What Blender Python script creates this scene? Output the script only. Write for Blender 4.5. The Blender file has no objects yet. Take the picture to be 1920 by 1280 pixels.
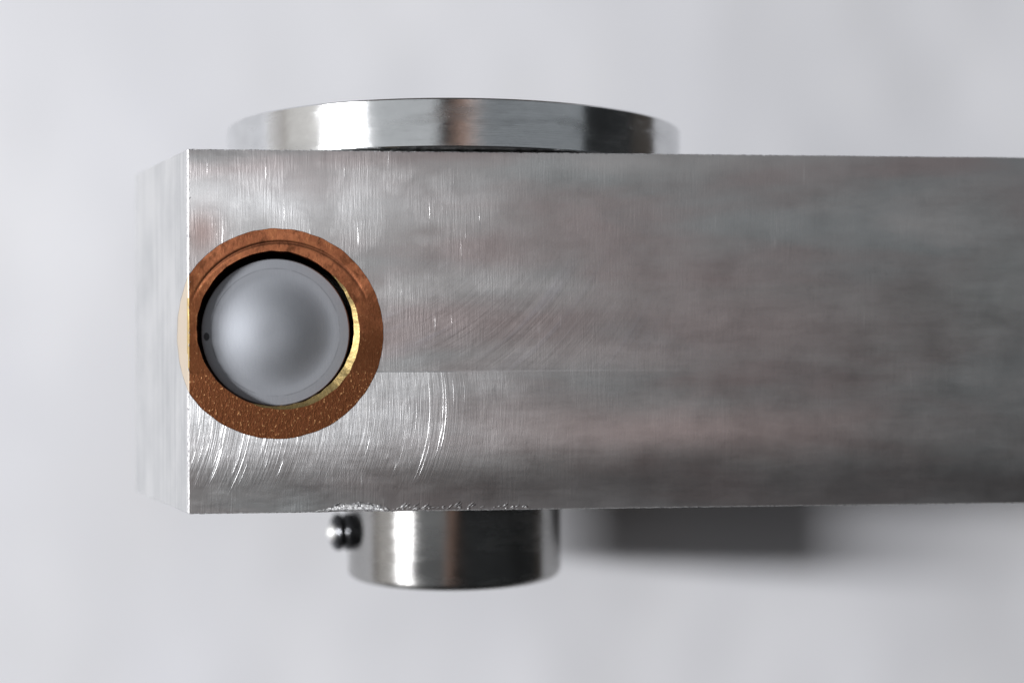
import bpy, bmesh, math, random
from mathutils import Vector, Matrix, noise as mnoise
random.seed(7)
S = 5e-5            # metres per drawing unit ("u"); all sizes below are in u
YAW = math.radians(5.2); CS, SN = math.cos(YAW), math.sin(YAW)
F = 2600.0          # camera distance to the near corner of the bar, u
TABLE = 985.0       # depth of the paper behind the front face of the bar, u
def W(x, y, z):     # bar frame (x along bar, y depth, z across) -> world metres (Z up, paper at 0)
    return Vector((x*S, z*S, (TABLE-y)*S))
def cam2bar(X, Z):  # lateral / depth in the camera's frame -> bar frame x, y
    return (X+607)*CS + (Z-F)*SN, -(X+607)*SN + (Z-F)*CS
sc = bpy.context.scene

# ------------------------------------------------------------------ camera
cam = bpy.data.objects.new('camera', bpy.data.cameras.new('camera')); sc.collection.objects.link(cam)
cx, cy = cam2bar(0, 0)
cam.location = W(cx, cy, 0)
R = Matrix(((CS, 0, SN), (0, 1, 0), (-SN, 0, CS)))        # columns: camera right, up, back in world
right = Vector((CS, 0, SN)); up = Vector((0, 1, 0)); back = right.cross(up)
roll = math.radians(-0.13)
r2 = right*math.cos(roll)+up*math.sin(roll); u2 = up*math.cos(roll)-right*math.sin(roll)
M = Matrix((r2, u2, back)).transposed().to_4x4(); M.translation = cam.location
cam.matrix_world = M
cam.data.sensor_width = 36; cam.data.lens = 36*F/1920
cam.data.clip_start = 0.002; cam.data.clip_end = 50
cam.data.dof.use_dof = True; cam.data.dof.focus_distance = 2618*S
cam.data.dof.aperture_fstop = cam.data.lens/(78*S*1000)
sc.camera = cam
# ------------------------------------------------------------------ world and lamps
w = bpy.data.worlds.new("World"); sc.world = w; w.use_nodes = True
w.node_tree.nodes['Background'].inputs[0].default_value = (0.9, 0.95, 1.0, 1)
w.node_tree.nodes['Background'].inputs[1].default_value = 0.025
sc.view_settings.view_transform = 'Standard'; sc.view_settings.look = 'None'
sc.cycles.caustics_reflective = False
sc.view_settings.exposure = 0; sc.view_settings.gamma = 1
CEN = W(600, 300, 0)
def lamp(name, az, el, dist, sx, sy, rad, col, spread=180):
    """rectangular lamp: azimuth from the camera's direction (left negative), elevation towards the top edge, degrees; radiance rad"""
    a, e = math.radians(az), math.radians(el)
    d = (back*math.cos(a) + right*math.sin(a))*math.cos(e) + up*math.sin(e)
    l = bpy.data.lights.new(name, 'AREA'); l.shape = 'RECTANGLE'; l.size = sx; l.size_y = sy
    l.energy = rad*sx*sy*math.pi; l.color = col; l.spread = math.radians(spread)
    o = bpy.data.objects.new(name, l); sc.collection.objects.link(o)
    z = d; y = (up - up.dot(z)*z).normalized(); x = y.cross(z)
    m = Matrix((x, y, z)).transposed().to_4x4(); m.translation = CEN + d*dist; o.matrix_world = m
    return o
lamp('window_light', -52.6, 3.0, 1.2, 0.33, 0.10, 172, (0.985, 0.985, 1.0))
lamp('wall_glow', -78, 0, 1.3, 0.62, 1.3, 0.75, (1.0, 0.97, 0.94))
lamp('room_glow', -24, 14, 1.3, 0.85, 1.2, 0.58, (0.94, 0.97, 1.0))
arm = lamp('warm_glow', 2.5, 0, 0.9, 0.11, 0.9, 0.42, (1.0, 0.64, 0.50))
arm.matrix_world = arm.matrix_world @ Matrix.Rotation(math.radians(-24), 4, 'Z')   # leans like the arm it stands for
lamp('ceiling_glow', 38, 25, 1.3, 1.45, 1.0, 0.34, (0.88, 0.94, 1.0))

# ------------------------------------------------------------------ helpers
def link(o, parent=None):
    sc.collection.objects.link(o)
    if parent: o.parent = parent
    return o
def tag(o, label=None, cat=None, kind=None, group=None):
    if label: o['label'] = label
    if cat: o['category'] = cat
    if kind: o['kind'] = kind
    if group: o['group'] = group
    return o
def empty(name, loc):
    o = bpy.data.objects.new(name, None); o.empty_display_size = 0.01; o.location = loc; return link(o)
def mesh_obj(name, bm, mat, parent=None, org=Vector(), smooth=None):
    """bm holds world coordinates; the object's own origin is org"""
    for v in bm.verts: v.co -= org
    me = bpy.data.meshes.new(name); bm.normal_update(); bm.to_mesh(me); bm.free()
    me.materials.append(mat)
    o = bpy.data.objects.new(name, me)
    if not parent: o.location = org
    link(o, parent)
    if smooth is not None:
        me.polygons.foreach_set('use_smooth', [True]*len(me.polygons))
        me.set_sharp_from_angle(angle=math.radians(smooth))
    return o
def lathe(bm, prof, cx, cy, axis, n=128, a0=0, jag=0, seed=0, closed=True):
    """prof: list of (radius, height) ; axis 'z' = across the bar, 'y' = depth"""
    rings = []
    for k, (r, h) in enumerate(prof):
        ring = []
        for i in range(n):
            a = 2*math.pi*i/n
            rr = r
            if jag: rr += jag*mnoise.noise(Vector((math.cos(a)*9, math.sin(a)*9, seed)))*1.5
            if axis == 'z': p = W(cx+rr*math.cos(a), cy+rr*math.sin(a), h)
            else: p = W(cx+rr*math.cos(a), h, cy+rr*math.sin(a))
            ring.append(bm.verts.new(p))
        rings.append(ring)
    for A, B in zip(rings, rings[1:]):
        for i in range(n):
            j = (i+1) % n
            bm.faces.new((A[i], A[j], B[j], B[i]))
    if closed:
        bm.faces.new(rings[0][::-1]); bm.faces.new(rings[-1])
    bmesh.ops.recalc_face_normals(bm, faces=bm.faces[:])
def boolean(bm_a, cutters, op):
    ma = bpy.data.meshes.new('a'); bm_a.to_mesh(ma); bm_a.free()
    oa = bpy.data.objects.new('a', ma); sc.collection.objects.link(oa)
    tmp = []
    for c in cutters:
        mb = bpy.data.meshes.new('b'); c.to_mesh(mb)
        ob = bpy.data.objects.new('b', mb); sc.collection.objects.link(ob); tmp.append(ob)
        m = oa.modifiers.new('m', 'BOOLEAN'); m.object = ob; m.operation = op if len(tmp) == 1 else 'DIFFERENCE'; m.solver = 'EXACT'
    dg = bpy.context.evaluated_depsgraph_get()
    me = bpy.data.meshes.new_from_object(oa.evaluated_get(dg))
    bm = bmesh.new(); bm.from_mesh(me)
    for o in tmp+[oa]: bpy.data.objects.remove(o)
    bpy.data.meshes.remove(me)
    for v in bm.verts: v.co *= 0.001   # booleans run at 1000x for precision
    return bm
def big(bm):
    for v in bm.verts: v.co *= 1000
    return bm

# ------------------------------------------------------------------ materials
class NT:
    def __init__(s, name):
        s.m = bpy.data.materials.new(name); s.m.use_nodes = True; s.t = s.m.node_tree
        s.b = s.t.nodes['Principled BSDF']
    def n(s, typ, **kw):
        nd = s.t.nodes.new(typ)
        for k, v in kw.items():
            if hasattr(nd, k): setattr(nd, k, v)
            else: nd.inputs[k].default_value = v
        return nd
    def l(s, a, b): s.t.links.new(a, b)
    def val(s, x, sock):
        if isinstance(x, (int, float)): sock.default_value = x
        elif isinstance(x, tuple): sock.default_value = x
        else: s.l(x, sock)
    def m2(s, op, a, b=0.0, c=0.0, clamp=False):
        nd = s.t.nodes.new('ShaderNodeMath'); nd.operation = op; nd.use_clamp = clamp
        for i, x in enumerate((a, b, c)): s.val(x, nd.inputs[i])
        return nd.outputs[0]
    def sstep(s, x, a, b):      # smooth 0..1 between a and b
        nd = s.t.nodes.new('ShaderNodeMapRange'); nd.interpolation_type = 'SMOOTHSTEP'
        s.val(x, nd.inputs[0]); nd.inputs[1].default_value = a; nd.inputs[2].default_value = b
        return nd.outputs[0]
    def gauss(s, x, c, wd):     # bump of width wd around c
        d = s.m2('DIVIDE', s.m2('SUBTRACT', x, c), wd)
        return s.m2('POWER', 2.71828, s.m2('MULTIPLY', s.m2('MULTIPLY', d, d), -1.0))
    def mul(s, *a):
        r = a[0]
        for x in a[1:]: r = s.m2('MULTIPLY', r, x)
        return r
    def add(s, *a):
        r = a[0]
        for x in a[1:]: r = s.m2('ADD', r, x)
        return r
    def comb(s, x, y, z=0.0):
        nd = s.t.nodes.new('ShaderNodeCombineXYZ')
        for i, q in enumerate((x, y, z)): s.val(q, nd.inputs[i])
        return nd.outputs[0]
    def noise(s, vec, scale=1.0, det=3.0, rough=0.55, dist=0.0):
        nd = s.t.nodes.new('ShaderNodeTexNoise'); s.l(vec, nd.inputs['Vector'])
        nd.inputs['Scale'].default_value = scale; nd.inputs['Detail'].default_value = det
        nd.inputs['Roughness'].default_value = rough; nd.inputs['Distortion'].default_value = dist
        return nd.outputs[0]
    def mix(s, f, a, b):
        nd = s.t.nodes.new('ShaderNodeMix'); nd.data_type = 'RGBA'
        s.val(f, nd.inputs[0]); s.val(a, nd.inputs[6]); s.val(b, nd.inputs[7])
        return nd.outputs[2]
    def coords(s, org):
        """object coordinates back in u: X along bar, Y across (up in the picture), Z depth towards the viewer"""
        tc = s.t.nodes.new('ShaderNodeTexCoord'); v = s.t.nodes.new('ShaderNodeVectorMath'); v.operation = 'MULTIPLY_ADD'
        s.l(tc.outputs['Object'], v.inputs[0]); v.inputs[1].default_value = (1/S,)*3
        v.inputs[2].default_value = (org.x/S, org.y/S, org.z/S - TABLE)
        sp = s.t.nodes.new('ShaderNodeSeparateXYZ'); s.l(v.outputs[0], sp.inputs[0])
        return sp.outputs[0], sp.outputs[1], sp.outputs[2]
    def bump(s, h, k=1.0):
        b = s.t.nodes.new('ShaderNodeBump'); b.inputs['Strength'].default_value = 1.0
        b.inputs['Distance'].default_value = S*k; s.l(h, b.inputs['Height'])
        s.l(b.outputs[0], s.b.inputs['Normal'])
def setp(b, **kw):
    for k, v in kw.items(): b.inputs[k.replace('_', ' ')].default_value = v

BAR_ORG = W(0, 928, 20)

def mat_bar(front=True):
    t = NT('milled_aluminium' if front else 'sawn_aluminium'); b = t.b
    X, Y, Z = t.coords(BAR_ORG)
    setp(b, Metallic=1.0, Anisotropic=0.75)
    b.inputs['Tangent'].default_value = (1, 0, 0) if False else (0, 0, 0)
    tg = t.comb(1.0, 0.0, 0.0); t.l(tg, b.inputs['Tangent'])
    V = t.comb(X, Y)
    low = t.sstep(Y, -55.0, -60.0)
    # broad tarnish patches; reflected tone bands are painted in as well
    p1 = t.noise(t.comb(t.mul(X, .0017), t.mul(Y, .0070)), 1, 3, .5, .2)
    p2 = t.noise(t.comb(t.mul(X, .0020), t.mul(Y, .0065), 5.0), 1, 4, .5, .3)
    p3 = t.noise(t.comb(t.mul(X, .012), t.mul(Y, .012), 9.0), 1, 5, .6, .2)
    c = t.mix(t.sstep(p1, .38, .62), (.31, .274, .272, 1), (.285, .297, .30, 1))
    c = t.mix(t.sstep(p2, .42, .66), c, (.36, .357, .356, 1))
    c = t.mix(t.mul(t.sstep(p3, .5, .75), .25), c, (.22, .21, .212, 1))
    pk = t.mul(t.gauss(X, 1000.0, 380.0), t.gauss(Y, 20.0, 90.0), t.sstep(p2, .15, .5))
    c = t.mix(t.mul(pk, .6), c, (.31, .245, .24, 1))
    pb = t.mul(t.gauss(X, 950.0, 420.0), t.gauss(t.add(Y, t.mul(p1, 60.0), -30.0), -170.0, 48.0), t.sstep(p2, .10, .45))  # pinkish band, its reflected brightness painted into the colour
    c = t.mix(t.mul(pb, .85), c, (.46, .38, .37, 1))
    c = t.mix(t.mul(t.sstep(Y, -225.0, -275.0), t.sstep(X, 250.0, 650.0), .5), c, (.20, .19, .195, 1))  # dark reflection along the lower edge, put into the colour
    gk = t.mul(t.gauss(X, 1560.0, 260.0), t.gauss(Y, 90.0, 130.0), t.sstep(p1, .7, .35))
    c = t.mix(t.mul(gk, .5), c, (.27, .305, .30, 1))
    fresh_sheen = t.m2('MAXIMUM', t.mul(low, t.sstep(X, 760.0, 260.0), t.sstep(Y, -310.0, -180.0)),
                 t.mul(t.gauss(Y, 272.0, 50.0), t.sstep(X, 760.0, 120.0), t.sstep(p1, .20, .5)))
    c = t.mix(t.mul(fresh_sheen, .75), c, (.58, .59, .60, 1))  # cleaner milled metal low left; upper-left sheen painted into the colour
    # dull stain in the corner beside the bushing
    st = t.mul(t.gauss(X, 25.0, 42.0), t.gauss(Y, 205.0, 48.0))
    c = t.mix(t.mul(st, t.sstep(p3, .25, .55)), c, (.25, .20, .19, 1))
    # grinding streaks running across the bar
    s1 = t.noise(t.comb(t.mul(X, .20), t.mul(Y, .007)), 1, 3, .6)
    s2 = t.noise(t.comb(t.mul(X, .55), t.mul(Y, .03), 3.0), 1, 2, .6)
    patch = t.noise(t.comb(t.mul(X, .011), t.mul(Y, .010), 2.0), 1, 3, .5)
    fadeR = t.m2('ADD', t.mul(t.sstep(X, 900.0, 250.0), .75), .25)
    pm = t.mul(t.sstep(patch, .40, .62), fadeR)
    sc1 = t.mul(t.sstep(s1, .66, .74), pm)
    # arc-shaped cutter marks on the lower strip
    Y0 = t.m2('ADD', Y, 115.0)
    arc = t.m2('SUBTRACT', X, t.m2('SUBTRACT', t.m2('SQRT', t.m2('MAXIMUM', t.m2('SUBTRACT', 122500.0, t.mul(Y0, Y0)), 1.0)), 350.0))
    a1 = t.noise(t.comb(t.mul(arc, .16), t.mul(Y, .0035), 7.0), 1, 3, .65)
    a2 = t.noise(t.comb(t.mul(arc, .5), t.mul(Y, .01), 8.0), 1, 2, .6)
    ap = t.noise(t.comb(t.mul(arc, .02), t.mul(Y, .012), 12.0), 1, 2, .5)
    groupm = t.m2('MAXIMUM', t.gauss(arc, 478.0, 42.0), t.m2('MAXIMUM', t.gauss(arc, 120.0, 150.0), t.mul(t.sstep(ap, .52, .62), .55)))
    am = t.mul(low, t.sstep(arc, 800.0, 430.0), t.add(t.mul(groupm, .9), .12), t.sstep(Y, -300.0, -215.0))
    deep = t.mul(t.sstep(a1, .60, .70), am)
    # swirls left by a wiping/polishing pass, mid face
    dx = t.m2('SUBTRACT', X, 250.0); dy = t.m2('SUBTRACT', Y, 420.0)
    rad = t.m2('SQRT', t.add(t.mul(dx, dx), t.mul(dy, dy)))
    sw = t.noise(t.comb(t.mul(rad, .045), t.mul(X, .003), 4.0), 1, 4, .6)
    swm = t.mul(t.gauss(X, 600.0, 230.0), t.gauss(Y, 30.0, 110.0), t.m2('SUBTRACT', 1.0, low))
    c = t.mix(t.mul(t.sstep(sw, .50, .66), swm, .45), c, (.36, .35, .38, 1))
    grain = t.noise(t.comb(t.mul(X, .9), t.mul(Y, .35)), 1, 2, .7)
    # height in u
    Yw = t.add(Y, t.mul(t.noise(t.comb(t.mul(X, .0035), t.mul(Y, .001), 6.0), 1, 1, .4), 90.0), -45.0)
    bandf = t.add(t.mul(t.sstep(X, 1500.0, 300.0), .65), .35)
    prof = t.add(t.mul(t.gauss(Yw, 338.0, 48.0), 3.0, bandf), t.mul(t.gauss(Yw, -212.0, 62.0), 1.8, bandf, t.add(.35, t.mul(t.sstep(X, 150.0, 600.0), .65))), t.mul(t.sstep(Yw, -190.0, -322.0), -3.5))
    und = t.noise(t.comb(t.mul(X, .004), t.mul(Y, .016), 1.0), 1, 3, .5)
    h = t.add(t.mul(s1, t.add(t.mul(pm, .34), .06)), t.mul(s2, t.add(t.mul(pm, .15), .10)), t.mul(sc1, -.24),
              t.mul(a1, am, .60), t.mul(a2, t.mul(low, fresh_sheen), .35), t.mul(deep, -.38), t.mul(grain, .10), prof, t.mul(und, .8), t.mul(sw, swm, .7))
    t.bump(h)
    thin = t.mul(t.m2('SUBTRACT', a2, .5), t.mul(low, fresh_sheen), 2.2)
    c = t.mix(t.m2('MAXIMUM', thin, 0.0), c, (.80, .80, .80, 1)); c = t.mix(t.m2('MAXIMUM', t.mul(thin, -1.0), 0.0), c, (.20, .20, .21, 1))
    c = t.mix(t.m2('MAXIMUM', t.mul(sc1, .8), deep), c, (.66, .66, .66, 1))
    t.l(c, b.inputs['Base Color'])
    r = t.add(.25, t.mul(p3, .10), t.mul(p1, .10), t.mul(pm, .04))
    t.l(r, b.inputs['Roughness'])
    return t.m
def mat_bevel():
    t = NT('sawn_aluminium'); b = t.b; X, Y, Z = t.coords(BAR_ORG)
    setp(b, Metallic=1.0, Roughness=.62, Anisotropic=.3)
    q = t.noise(t.comb(t.mul(Z, .008), t.mul(Y, .006)), 1, 4, .55)
    st = t.noise(t.comb(t.mul(Z, .05), t.mul(Y, .002), 2.0), 1, 4, .65)
    t.l(t.mix(t.sstep(t.add(t.mul(q, .6), t.mul(st, .6)), .42, .75), (.63, .64, .65, 1), (.77, .775, .78, 1)), b.inputs['Base Color'])
    s1 = t.noise(t.comb(t.mul(Z, .15), t.mul(Y, .008)), 1, 3, .6)
    t.bump(t.mul(s1, 1.0)); return t.m
def mat_edge():
    t = NT('bright_burr'); b = t.b; X, Y, Z = t.coords(BAR_ORG)
    setp(b, Metallic=1.0)
    q = t.noise(t.comb(t.mul(X, .2), t.mul(Y, .2), t.mul(Z, .2)), 1, 3, .6)
    t.l(t.mix(t.sstep(q, .3, .55), (.28, .28, .30, 1), (.97, .97, .97, 1)), b.inputs['Base Color'])
    t.l(t.add(.42, t.mul(q, .3)), b.inputs['Roughness'])
    t.bump(t.mul(q, 1.5)); return t.m
def mat_bronze():
    t = NT('sintered_bronze'); b = t.b; X, Y, Z = t.coords(BAR_ORG)
    setp(b, Metallic=1.0, Anisotropic=.3)
    t.l(t.comb(1.0, 0.0, 0.0), b.inputs['Tangent'])
    low = t.sstep(Y, -55.0, -60.0)
    p = t.noise(t.comb(t.mul(X, .012), t.mul(Y, .012)), 1, 5, .6, .3)
    g = t.noise(t.comb(t.mul(X, .16), t.mul(Y, .07)), 1, 4, .7)
    k = t.noise(t.comb(t.mul(X, .22), t.mul(Y, .13), 3.), 1, 2, .7)
    c = t.mix(t.sstep(p, .3, .6), (.66, .25, .12, 1), (.40, .145, .07, 1))
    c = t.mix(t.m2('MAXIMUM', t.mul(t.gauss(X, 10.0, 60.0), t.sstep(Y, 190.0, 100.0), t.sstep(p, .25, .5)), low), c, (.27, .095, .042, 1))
    c = t.mix(t.mul(t.gauss(X, 335.0, 48.0), t.gauss(Y, -30.0, 42.0), t.sstep(g, .30, .55)), c, (.09, .05, .035, 1))
    q2 = t.noise(t.comb(t.mul(X, .035), t.mul(Y, .03), 6.0), 1, 5, .7, .3)
    c = t.mix(t.mul(t.sstep(q2, .48, .66), .75), c, (.13, .05, .024, 1))
    c = t.mix(t.mul(t.sstep(q2, .50, .36), .45), c, (.62, .25, .11, 1))
    pat_shade = t.sstep(t.add(t.mul(Y, -.0045), t.mul(p, 1.6)), .1, .9)  # patina patches, plus dark reflection from below painted in downwards
    c = t.mix(t.mul(pat_shade, .92), c, (.17, .062, .026, 1))
    c = t.mix(t.mul(t.sstep(g, .5, .72), t.add(t.mul(low, .5), .2)), c, (.20, .07, .035, 1))
    dxx = t.m2('SUBTRACT', X, 170.0); dyy = t.m2('SUBTRACT', Y, 12.0)
    rr = t.m2('SQRT', t.add(t.mul(dxx, dxx), t.mul(dyy, dyy)))
    ringm = t.mul(t.gauss(rr, 176.0, 3.0), t.sstep(Y, 60.0, 150.0))
    c = t.mix(t.mul(ringm, .5), c, (.16, .06, .035, 1))
    spk = t.mul(t.sstep(k, .60, .70), t.add(t.mul(low, .5), .2))
    c = t.mix(spk, c, (.98, .55, .25, 1))
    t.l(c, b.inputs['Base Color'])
    t.l(t.add(.36, t.mul(p, .12), t.mul(low, .05)), b.inputs['Roughness'])
    t.bump(t.add(t.mul(g, t.add(t.mul(low, .25), .4)), t.mul(k, t.add(t.mul(low, .35), .25)), t.mul(ringm, -1.5)))
    return t.m
def mat_brass_edge():
    t = NT('bright_bronze_chamfer'); b = t.b; X, Y, Z = t.coords(BAR_ORG)
    setp(b, Metallic=1.0, Roughness=.35)
    q = t.noise(t.comb(t.mul(X, .12), t.mul(Y, .12)), 1, 4, .6)
    t.l(t.mix(q, (.74, .48, .16, 1), (.86, .70, .34, 1)), b.inputs['Base Color'])
    t.bump(t.mul(q, 1.2)); return t.m
def mat_cut():
    t = NT('lit_cut_bronze'); b = t.b; X, Y, Z = t.coords(BAR_ORG)
    q = t.noise(t.comb(t.mul(Z, .1), t.mul(Y, .02)), 1, 3, .6)
    t.l(t.mix(q, (.86, .72, .55, 1), (.92, .80, .64, 1)), b.inputs['Base Color'])  # same bronze paled: the paper's bright reflection is put into the colour
    setp(b, Metallic=1.0, Roughness=.42); return t.m
def mat_turned(name, org, colr, r=.22, an=.85, lift=.3):
    t = NT(name); b = t.b; X, Y, Z = t.coords(org)
    setp(b, Metallic=1.0, Anisotropic=an, Anisotropic_Rotation=.25)
    tn = t.t.nodes.new('ShaderNodeTangent'); tn.direction_type = 'RADIAL'; tn.axis = 'Y'
    t.l(tn.outputs[0], b.inputs['Tangent'])
    l1 = t.noise(t.comb(t.mul(X, .004), t.mul(Y, .6), t.mul(Z, .004)), 1, 3, .6)
    p = t.noise(t.comb(t.mul(X, .02), t.mul(Y, .03), t.mul(Z, .02)), 1, 4, .6)
    t.l(t.mix(p, tuple(v*.72 for v in colr)+(1,), tuple(colr)+(1,)), b.inputs['Base Color'])
    sm = t.noise(t.comb(t.mul(X, .007), t.mul(Y, .03), t.mul(Z, .007)), 1, 4, .6)
    t.l(t.add(r-.06, t.mul(p, .06), t.mul(t.sstep(sm, .45, .7), .10)), b.inputs['Roughness'])
    t.bump(t.add(t.mul(l1, .10), t.mul(p, lift))); return t.m
def mat_pin(org):
    t = NT('satin_steel_pin'); b = t.b; X, Y, Z = t.coords(Vector((0, 0, 0)))
    p = t.noise(t.comb(t.mul(X, .02), t.mul(Y, .02)), 1, 4, .6)
    setp(b, Metallic=1.0)
    c = t.mix(p, (.36, .375, .405, 1), (.42, .435, .465, 1))
    dx = t.m2('ADD', X, 129.0); dy = t.m2('ADD', Y, 8.0)
    d = t.m2('SQRT', t.add(t.mul(dx, dx), t.mul(t.mul(dy, dy), .5)))
    c = t.mix(t.sstep(t.add(d, t.mul(p, 3.0)), 8.0, 6.0), c, (.012, .012, .015, 1))
    rq = t.m2('SQRT', t.add(t.mul(X, X), t.mul(Y, Y)))
    c = t.mix(t.mul(t.gauss(t.add(rq, t.mul(p, 3.0)), 122.5, 1.1), .6, t.sstep(p, .35, .55)), c, (.16, .165, .18, 1))
    c = t.mix(t.mul(t.sstep(rq, 108.0, 114.0), .25), c, (.42, .43, .46, 1))
    t.l(c, b.inputs['Base Color'])
    t.l(t.add(.66, t.mul(p, .06)), b.inputs['Roughness'])
    fine = t.noise(t.comb(t.mul(X, .3), t.mul(Y, .05)), 1, 2, .5)
    rr = t.m2('SQRT', t.add(t.mul(X, X), t.mul(Y, Y)))
    turn = t.noise(t.comb(t.mul(rr, .25), t.mul(X, .004), t.mul(Y, .004)), 1, 3, .6)
    t.bump(t.add(t.mul(fine, .1), t.mul(turn, .08))); return t.m
def mat_black():
    t = NT('blackened_steel'); b = t.b
    tc = t.t.nodes.new('ShaderNodeTexCoord')
    q = t.noise(tc.outputs['Object'], 3000, 3, .6)
    t.l(t.mix(q, (.05, .052, .056, 1), (.11, .112, .118, 1)), b.inputs['Base Color'])
    setp(b, Metallic=.8, Roughness=.25); return t.m
def mat_paper():
    t = NT('white_paper'); b = t.b
    tc = t.t.nodes.new('ShaderNodeTexCoord')
    q = t.noise(tc.outputs['Object'], 25, 4, .5); f = t.noise(tc.outputs['Object'], 2500, 3, .6)
    t.l(t.mix(q, (.76, .77, .82, 1), (.83, .83, .84, 1)), b.inputs['Base Color'])
    setp(b, Roughness=.75, Specular_IOR_Level=.12)
    t.bump(f, .5); return t.m
def mat_table():
    t = NT('dark_table_top'); b = t.b
    tc = t.t.nodes.new('ShaderNodeTexCoord')
    mp = t.t.nodes.new('ShaderNodeMapping'); mp.inputs['Scale'].default_value = (3, 40, 3); t.l(tc.outputs['Object'], mp.inputs[0])
    q = t.noise(mp.outputs[0], 2, 5, .6)
    t.l(t.mix(q, (.05, .04, .032, 1), (.10, .08, .06, 1)), b.inputs['Base Color'])
    setp(b, Roughness=.5); return t.m

# ------------------------------------------------------------------ setting: table and paper
bm = bmesh.new(); bmesh.ops.create_grid(bm, x_segments=4, y_segments=4, size=1.0)
for v in bm.verts: v.co.z = -0.0006
tag(mesh_obj('table_top', bm, mat_table()), kind='structure')
bm = bmesh.new()
NX, NY = 150, 110
def paper_h(x, y):
    v = Vector((x*9, y*9, 0.3))
    return 0.0022*mnoise.noise(v) + 0.0010*mnoise.noise(v*3.1) + 0.00022*mnoise.noise(v*9.7) - 0.0022
g = [[bm.verts.new(Vector(((-2700+5700*i/NX)*S, (-2700+5400*j/NY)*S, 0))) for i in range(NX+1)] for j in range(NY+1)]
for row in g:
    for v in row: v.co.z = paper_h(v.co.x, v.co.y)
for j in range(NY):
    for i in range(NX): bm.faces.new((g[j][i], g[j][i+1], g[j+1][i+1], g[j+1][i]))
paper = mesh_obj('paper_backdrop', bm, mat_paper(), smooth=60)
m = paper.modifiers.new('thickness', 'SOLIDIFY'); m.thickness = 0.0001
paper.location.z = 0.0
bpy.data.objects['table_top'].location.z = -0.006
tag(paper, kind='structure')

# ------------------------------------------------------------------ the bar
def nz(a, b=0., c=0.): return mnoise.noise(Vector((a, b, c)))
BT, BB, BD = 362.0, -322.0, 928.0
DENT_X = 311.0
def ring_at(x, first):
    """cross-section of the bar at station x as list of (x,y,z); first = the sloped end"""
    pts = []
    step = -1.0*max(0.0, 1-x/1000)
    ct = 1.6+1.0*nz(x*.12, 3); cb = 1.8+1.2*nz(x*.15, 8)
    dz = 0.0
    d = (x-DENT_X)/52.0
    cbz = cb; cby = cb
    if abs(d) < 1:
        q = math.sqrt(1-d*d)*(1+.25*nz(x*.2, 5)); cbz = cb+12*q; cby = cb+9*q
    wt = .9*nz(x*.09, 11); wb = .9*nz(x*.10, 17)
    pts += [(x, BD, BT), (x, 420., BT), (x, ct*1.2, BT+wt), (x, 0, BT-ct+wt)]
    for k in range(1, 12):
        z = BT + (-57-BT)*k/12; pts.append((x, 0, z))
    pts += [(x, 0, -54.5), (x, step, -58.5)]
    for k in range(1, 8):
        z = -58.5 + (BB+58.5+cbz)*k/8; pts.append((x, step, z))
    pts += [(x, step, BB+cbz+wb), (x, step+cby, BB+wb), (x, 420., BB), (x, BD, BB)]
    return pts
xs = []
x = 0.0
while x < 1200: xs.append(x); x += 6
while x < 2500: xs.append(x); x += 40
xs.append(2500)
bm = bmesh.new(); rings = []
def slope(y): return -0.404*min(max(y, 0), 421)
for k, x in enumerate(xs):
    ring = []
    for (px, py, pz) in ring_at(x, k == 0):
        f = max(0.0, 1-x/600)
        xx = px + (slope(py))*f
        if k == 0:
            if py < 5: xx += 1.6 + 1.0*abs(nz(pz*.13, 2))
        ring.append(bm.verts.new(W(xx, py, pz)*1000))
    rings.append(ring)
for A, B in zip(rings, rings[1:]):
    n = len(A)
    for i in range(n):
        j = (i+1) % n; bm.faces.new((A[i], A[j], B[j], B[i]))
# sloped end: a narrow rough chamfer strip, then two grids down to the crease and the back
R0 = rings[0]; n = len(R0)
front_idx = list(range(3, n-3))           # verts on the front plane
zs = [R0[i].co.y/1000/S for i in front_idx]
def col(y, fx):
    out = []
    for k, z in enumerate(zs):
        out.append(bm.verts.new(W(fx(y, z), y, z)*1000))
    return out
cols = [[R0[i] for i in front_idx]]
cols.append(col(2.6, lambda y, z: slope(y)+.6*nz(z*.2, 4)))
for y in (9., 60., 150., 268.): cols.append(col(y, lambda y, z: slope(y)))
for A, B in zip(cols, cols[1:]):
    for i in range(len(A)-1): bm.faces.new((A[i], B[i], B[i+1], A[i+1]))
last = cols[-1]
# close with the top, bottom and back outline
top = [R0[2], R0[1], R0[0]]; bot = [R0[n-3], R0[n-2], R0[n-1]]
bm.faces.new([c[0] for c in cols] + [R0[1], R0[2]])
bm.faces.new([c[-1] for c in cols][::-1] + [R0[n-3], R0[n-2]])
bm.faces.new(last + [R0[n-2], R0[1]])
bm.faces.new([R0[0], R0[1], R0[n-2], R0[n-1]])
bm.faces.new(rings[-1])
bmesh.ops.recalc_face_normals(bm, faces=bm.faces[:])
bmesh.ops.triangulate(bm, faces=[f for f in bm.faces if len(f.verts) > 4])
bmesh.ops.recalc_face_normals(bm, faces=bm.faces[:])
print('bar manifold', all(e.is_manifold for e in bm.edges))
solid = bm
BX, BZ = 166.0, 15.6        # bushing axis
HX, HZ = 161.8, 25.2        # bore axis
PX, PZ = 160.3, 18.4        # pin axis
def cyl(cx, cz, prof, jag=0, seed=0, n=160):
    b = bmesh.new(); lathe(b, prof, cx, cz, 'y', n=n, jag=jag, seed=seed); return big(b)
cut_outer = cyl(BX, BZ, [(198.4, -60), (198.4, 1100)], jag=.8, seed=1, n=300)
core = cyl(BX, BZ, [(197.9, -60), (197.9, 900)], jag=.8, seed=1, n=300)
cut_bore = cyl(HX, HZ, [(146.5, -60), (146.5, 1100)], jag=1.0, seed=4, n=160)
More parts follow.
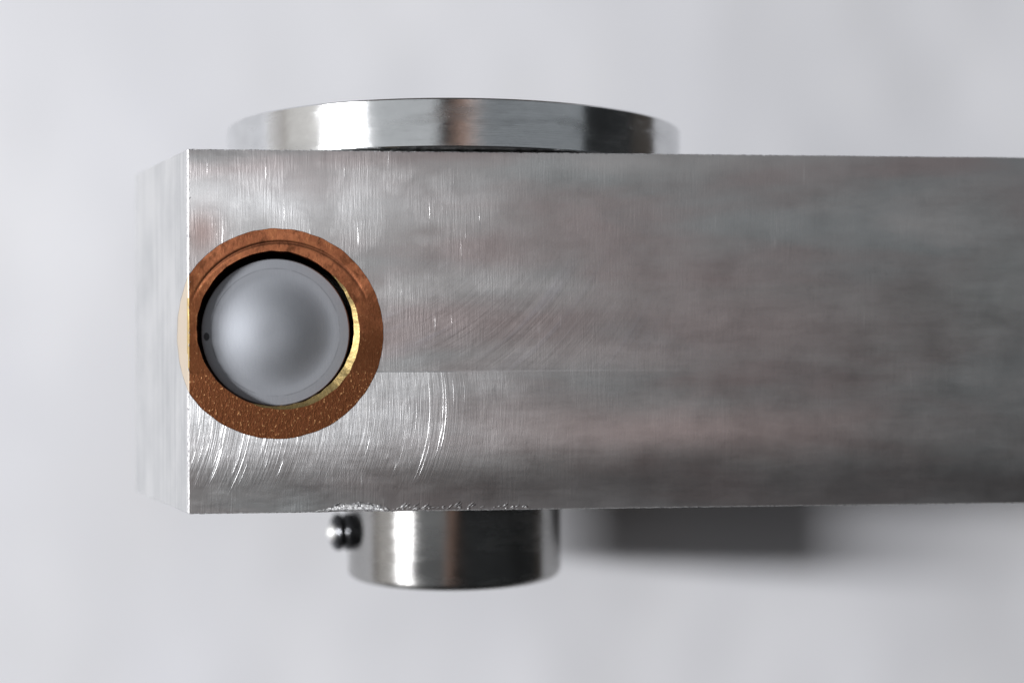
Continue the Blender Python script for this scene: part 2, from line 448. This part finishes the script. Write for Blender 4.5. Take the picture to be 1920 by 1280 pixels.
cut_chamf = cyl(176.0, 17.0, [(143.5+14, -14), (143.5, 0), (143.5-24, 24)], jag=1.2, seed=9, n=150)
bar_bm = boolean(solid.copy(), [cut_outer], 'DIFFERENCE')
bush_bm = boolean(core, [solid, cut_bore, cut_chamf], 'INTERSECT')
bar = tag(empty('machined_bar', BAR_ORG), 'thick grey aluminium bar with scratched face and sloped end, reaching out of the frame', 'metal bar')
M_BAR, M_BEV, M_EDGE = mat_bar(), mat_bevel(), mat_edge()
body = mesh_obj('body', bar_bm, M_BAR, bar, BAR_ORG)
body.data.materials.append(M_BEV); body.data.materials.append(M_EDGE)
for p in body.data.polygons:
    nrm = p.normal; c = (p.center + BAR_ORG)/S; y = TABLE - c.z
    if nrm.z > .97 and y < 3: p.material_index = 0
    elif y < 14 and nrm.z > .05 and (c.y < BB+16 or c.x < 5 or c.y > BT-5): p.material_index = 2
    else: p.material_index = 1
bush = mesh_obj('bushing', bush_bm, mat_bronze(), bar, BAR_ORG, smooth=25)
bush.data.materials.append(mat_brass_edge()); bush.data.materials.append(mat_cut())
for p in bush.data.polygons:
    nrm = p.normal; c = (p.center + BAR_ORG)/S; y = TABLE - c.z
    rb = math.hypot(c.x-HX, c.y-HZ)
    if nrm.z < .95 and y < 30 and rb < 175: p.material_index = 1
    elif nrm.x < -.6 and c.x < 4 and rb > 155: p.material_index = 2
bush['label'] = 'brown bronze bushing set flush in the bar, cut open at the sloped end'

# ------------------------------------------------------------------ pin in the bore
PIN_ORG = W(PX, 900, PZ)
bm = bmesh.new()
prof = [(139.5, 900), (139.5, 22), (138, 20.5), (124, 19.4), (121.8, 19.3), (120, 19.25), (117, 19.2), (110, 19.2)]
hh = 19.2
for k in range(1, 25):
    rm = 110*(1-(k-.5)/25); hh -= .31*math.sin(math.pi*(rm/110)**1.5)*110/25
    prof.append((110*(1-k/25), hh))
prof.append((1.0, hh))
lathe(bm, prof, PX, PZ, 'y', n=128)
pin = mesh_obj('steel_pin', bm, mat_pin(PIN_ORG), None, PIN_ORG, smooth=35)
tag(pin, 'round satin steel pin filling the bronze bushing, small black pit at its left rim', 'pin')

# ------------------------------------------------------------------ flanged shaft and collar
AX, AY = 525.0, 468.0
QX, QY = 525.3, 542.0
SH_ORG = W(AX, AY, -330)
sh = tag(empty('flanged_shaft', SH_ORG), 'shiny turned steel disc flange rising above the upper edge of the bar', 'flange')
steel = mat_turned('turned_steel', SH_ORG, (.80, .81, .815))
bm = bmesh.new()
RD = 501.0
lathe(bm, [(60, 366.5), (RD-3, 366.5), (RD, 369), (RD, 456.5), (RD-3, 459.5), (60, 459.5)], AX, AY, 'z', n=256)
mesh_obj('flange', bm, steel, sh, SH_ORG, smooth=30)
bm = bmesh.new()
lathe(bm, [(95, 361), (100, 362), (100, 366.4)], AX, AY, 'z', n=96)
mesh_obj('shaft', bm, steel, sh, SH_ORG, smooth=30)
bm = bmesh.new()
COL_ORG = W(QX, QY, -531)
co = tag(empty('shaft_collar', COL_ORG), 'short polished steel collar ring with a set screw below the lower edge of the bar', 'collar')
RC = 243
pr = [(101, -330), (RC-4, -330), (RC, -334), (RC, -517)]
for k in range(1, 7):
    a = math.pi/2*k/6; pr.append((RC-14+14*math.cos(a), -517-14*math.sin(a)))
pr += [(101, -531), (101, -330)]
lathe(bm, pr, QX, QY, 'z', n=200, closed=False)
bmesh.ops.remove_doubles(bm, verts=bm.verts[:], dist=1e-7)
bmesh.ops.recalc_face_normals(bm, faces=bm.faces[:])
mesh_obj('ring', bm, mat_turned('polished_steel', COL_ORG, (.46, .455, .445), r=.26, an=.85, lift=.25), co, COL_ORG, smooth=30)
bm = bmesh.new(); lathe(bm, [(96, -526), (100, -522), (100, -322)], QX, QY, 'z', n=96)
mesh_obj('inner_stud', bm, steel, co, COL_ORG, smooth=30)
# set screw: radial, pointing left and slightly to the viewer
def set_screw():
    bm = bmesh.new()
    ang = math.radians(-72-5)
    d = Vector((math.sin(ang), -math.cos(ang), 0)); side = Vector((math.cos(ang), math.sin(ang), 0))
    prof = [(36, 200), (36, 243), (38, 245), (38, 251), (33, 255), (32, 259), (37, 263), (38, 270), (34, 277), (27, 282), (16, 283), (15, 268), (1, 266)]
    n = 48; rings = []
    for r, h in prof:
        rings.append([bm.verts.new(W(*(Vector((QX, QY, -425)) + d*(h+3) + side*(r*1.1*math.cos(2*math.pi*i/n)) + Vector((0, 0, r*1.1*math.sin(2*math.pi*i/n)))))) for i in range(n)])
    for A, B in zip(rings, rings[1:]):
        for i in range(n): bm.faces.new((A[i], A[(i+1) % n], B[(i+1) % n], B[i]))
    bm.faces.new(rings[0]); bm.faces.new(rings[-1])
    bmesh.ops.recalc_face_normals(bm, faces=bm.faces[:])
    return bm
o = mesh_obj('set_screw', set_screw(), mat_black(), co, COL_ORG, smooth=40)
ang = math.radians(-72-5)
bm = bmesh.new(); bmesh.ops.create_uvsphere(bm, u_segments=24, v_segments=16, radius=20*S)
bc = W(QX+math.sin(ang)*276, QY-math.cos(ang)*276-14, -423)
for v in bm.verts: v.co += bc
sb = NT('bright_ball'); setp(sb.b, Metallic=1.0, Roughness=.6); sb.b.inputs['Base Color'].default_value = (.95, .95, .93, 1)
bl = mesh_obj('ball_tip', bm, sb.m, None, COL_ORG, smooth=180); bl.location = (0, 0, 0); bl.parent = o
o['label'] = 'small black set screw sticking out of the collar on the left'

# ------------------------------------------------------------------ burrs along the bar's edges (one part)
bm = bmesh.new()
def sliver(x, z, L, ang, wd, y0=-1.0, lift=2.0):
    a = math.radians(ang); dx, dz = math.cos(a), math.sin(a); nx, nz_ = -dz, dx
    p = [(x, z, 0), (x+dx*L*.4+nx*wd, z+dz*L*.4+nz_*wd, 0), (x+dx*L, z+dz*L, 0), (x+dx*L*.45-nx*wd*.4, z+dz*L*.45-nz_*wd*.4, 0)]
    top = (x+dx*L*.5, z+dz*L*.5)
    v = [bm.verts.new(W(q[0], y0+.6, q[1])) for q in p]; t = bm.verts.new(W(top[0], y0-lift, top[1]))
    for i in range(4): bm.faces.new((v[i], v[(i+1) % 4], t))
    bm.faces.new(v[::-1])
for k in range(46):
    x = random.uniform(380, 640); L = random.uniform(5, 20)*(1 if x < 560 else .6)
    sliver(x, BB+2+random.uniform(0, 5), L, random.uniform(18, 42), random.uniform(.8, 1.8), y0=-1.4)
for k in range(40):
    x = DENT_X + random.uniform(-60, 55); q = max(0, 1-((x-DENT_X)/56)**2)**.5
    sliver(x, BB+3+11*q+random.uniform(-2, 2), random.uniform(8, 22), random.uniform(-15, 20)-18*(x-DENT_X)/50, random.uniform(.8, 2.0), y0=-1.4)
def lip(cx, half, h, wd, y0, seed):
    rows = []
    n = 40
    for i in range(n+1):
        t = -1+2*i/n; q = math.sqrt(max(0, 1-t*t))
        x = cx+half*t; z = BB+1.5+h*q+1.2*mnoise.noise(Vector((x*.12, seed, 0)))
        w_ = wd*(.15+q)*(1+.5*mnoise.noise(Vector((x*.2, seed, 3))))
        rows.append([bm.verts.new(W(x, y0+.8, z+w_*.5)), bm.verts.new(W(x, y0-1.8*q-.2, z-w_*.35)), bm.verts.new(W(x, y0+.8, z-w_*.6))])
    for A, B in zip(rows, rows[1:]):
        for a in range(3): bm.faces.new((A[a], A[(a+1) % 3], B[(a+1) % 3], B[a]))
lip(DENT_X, 54, 11, 6, -1.2, 1); lip(DENT_X-10, 66, 5, 4, -1.2, 2); lip(DENT_X+6, 40, 14, 3, -1.2, 3)
for k in range(26):
    sliver(random.uniform(5, 420), BT-1+random.uniform(-1, 1.2), random.uniform(4, 12), random.uniform(-25, 20), random.uniform(.7, 1.4), y0=0.4, lift=1.5)
for k in range(60):
    sliver(2+random.uniform(-1, 1.5), random.uniform(BB+10, BT-20), random.uniform(4, 10), 90+random.uniform(-15, 15), random.uniform(.7, 1.5), y0=0.6, lift=1.5)
bmesh.ops.recalc_face_normals(bm, faces=bm.faces[:])
tag(mesh_obj('edge_burr', bm, M_EDGE, bar, BAR_ORG), 'tiny bright burrs along the edges of the bar', kind='stuff')
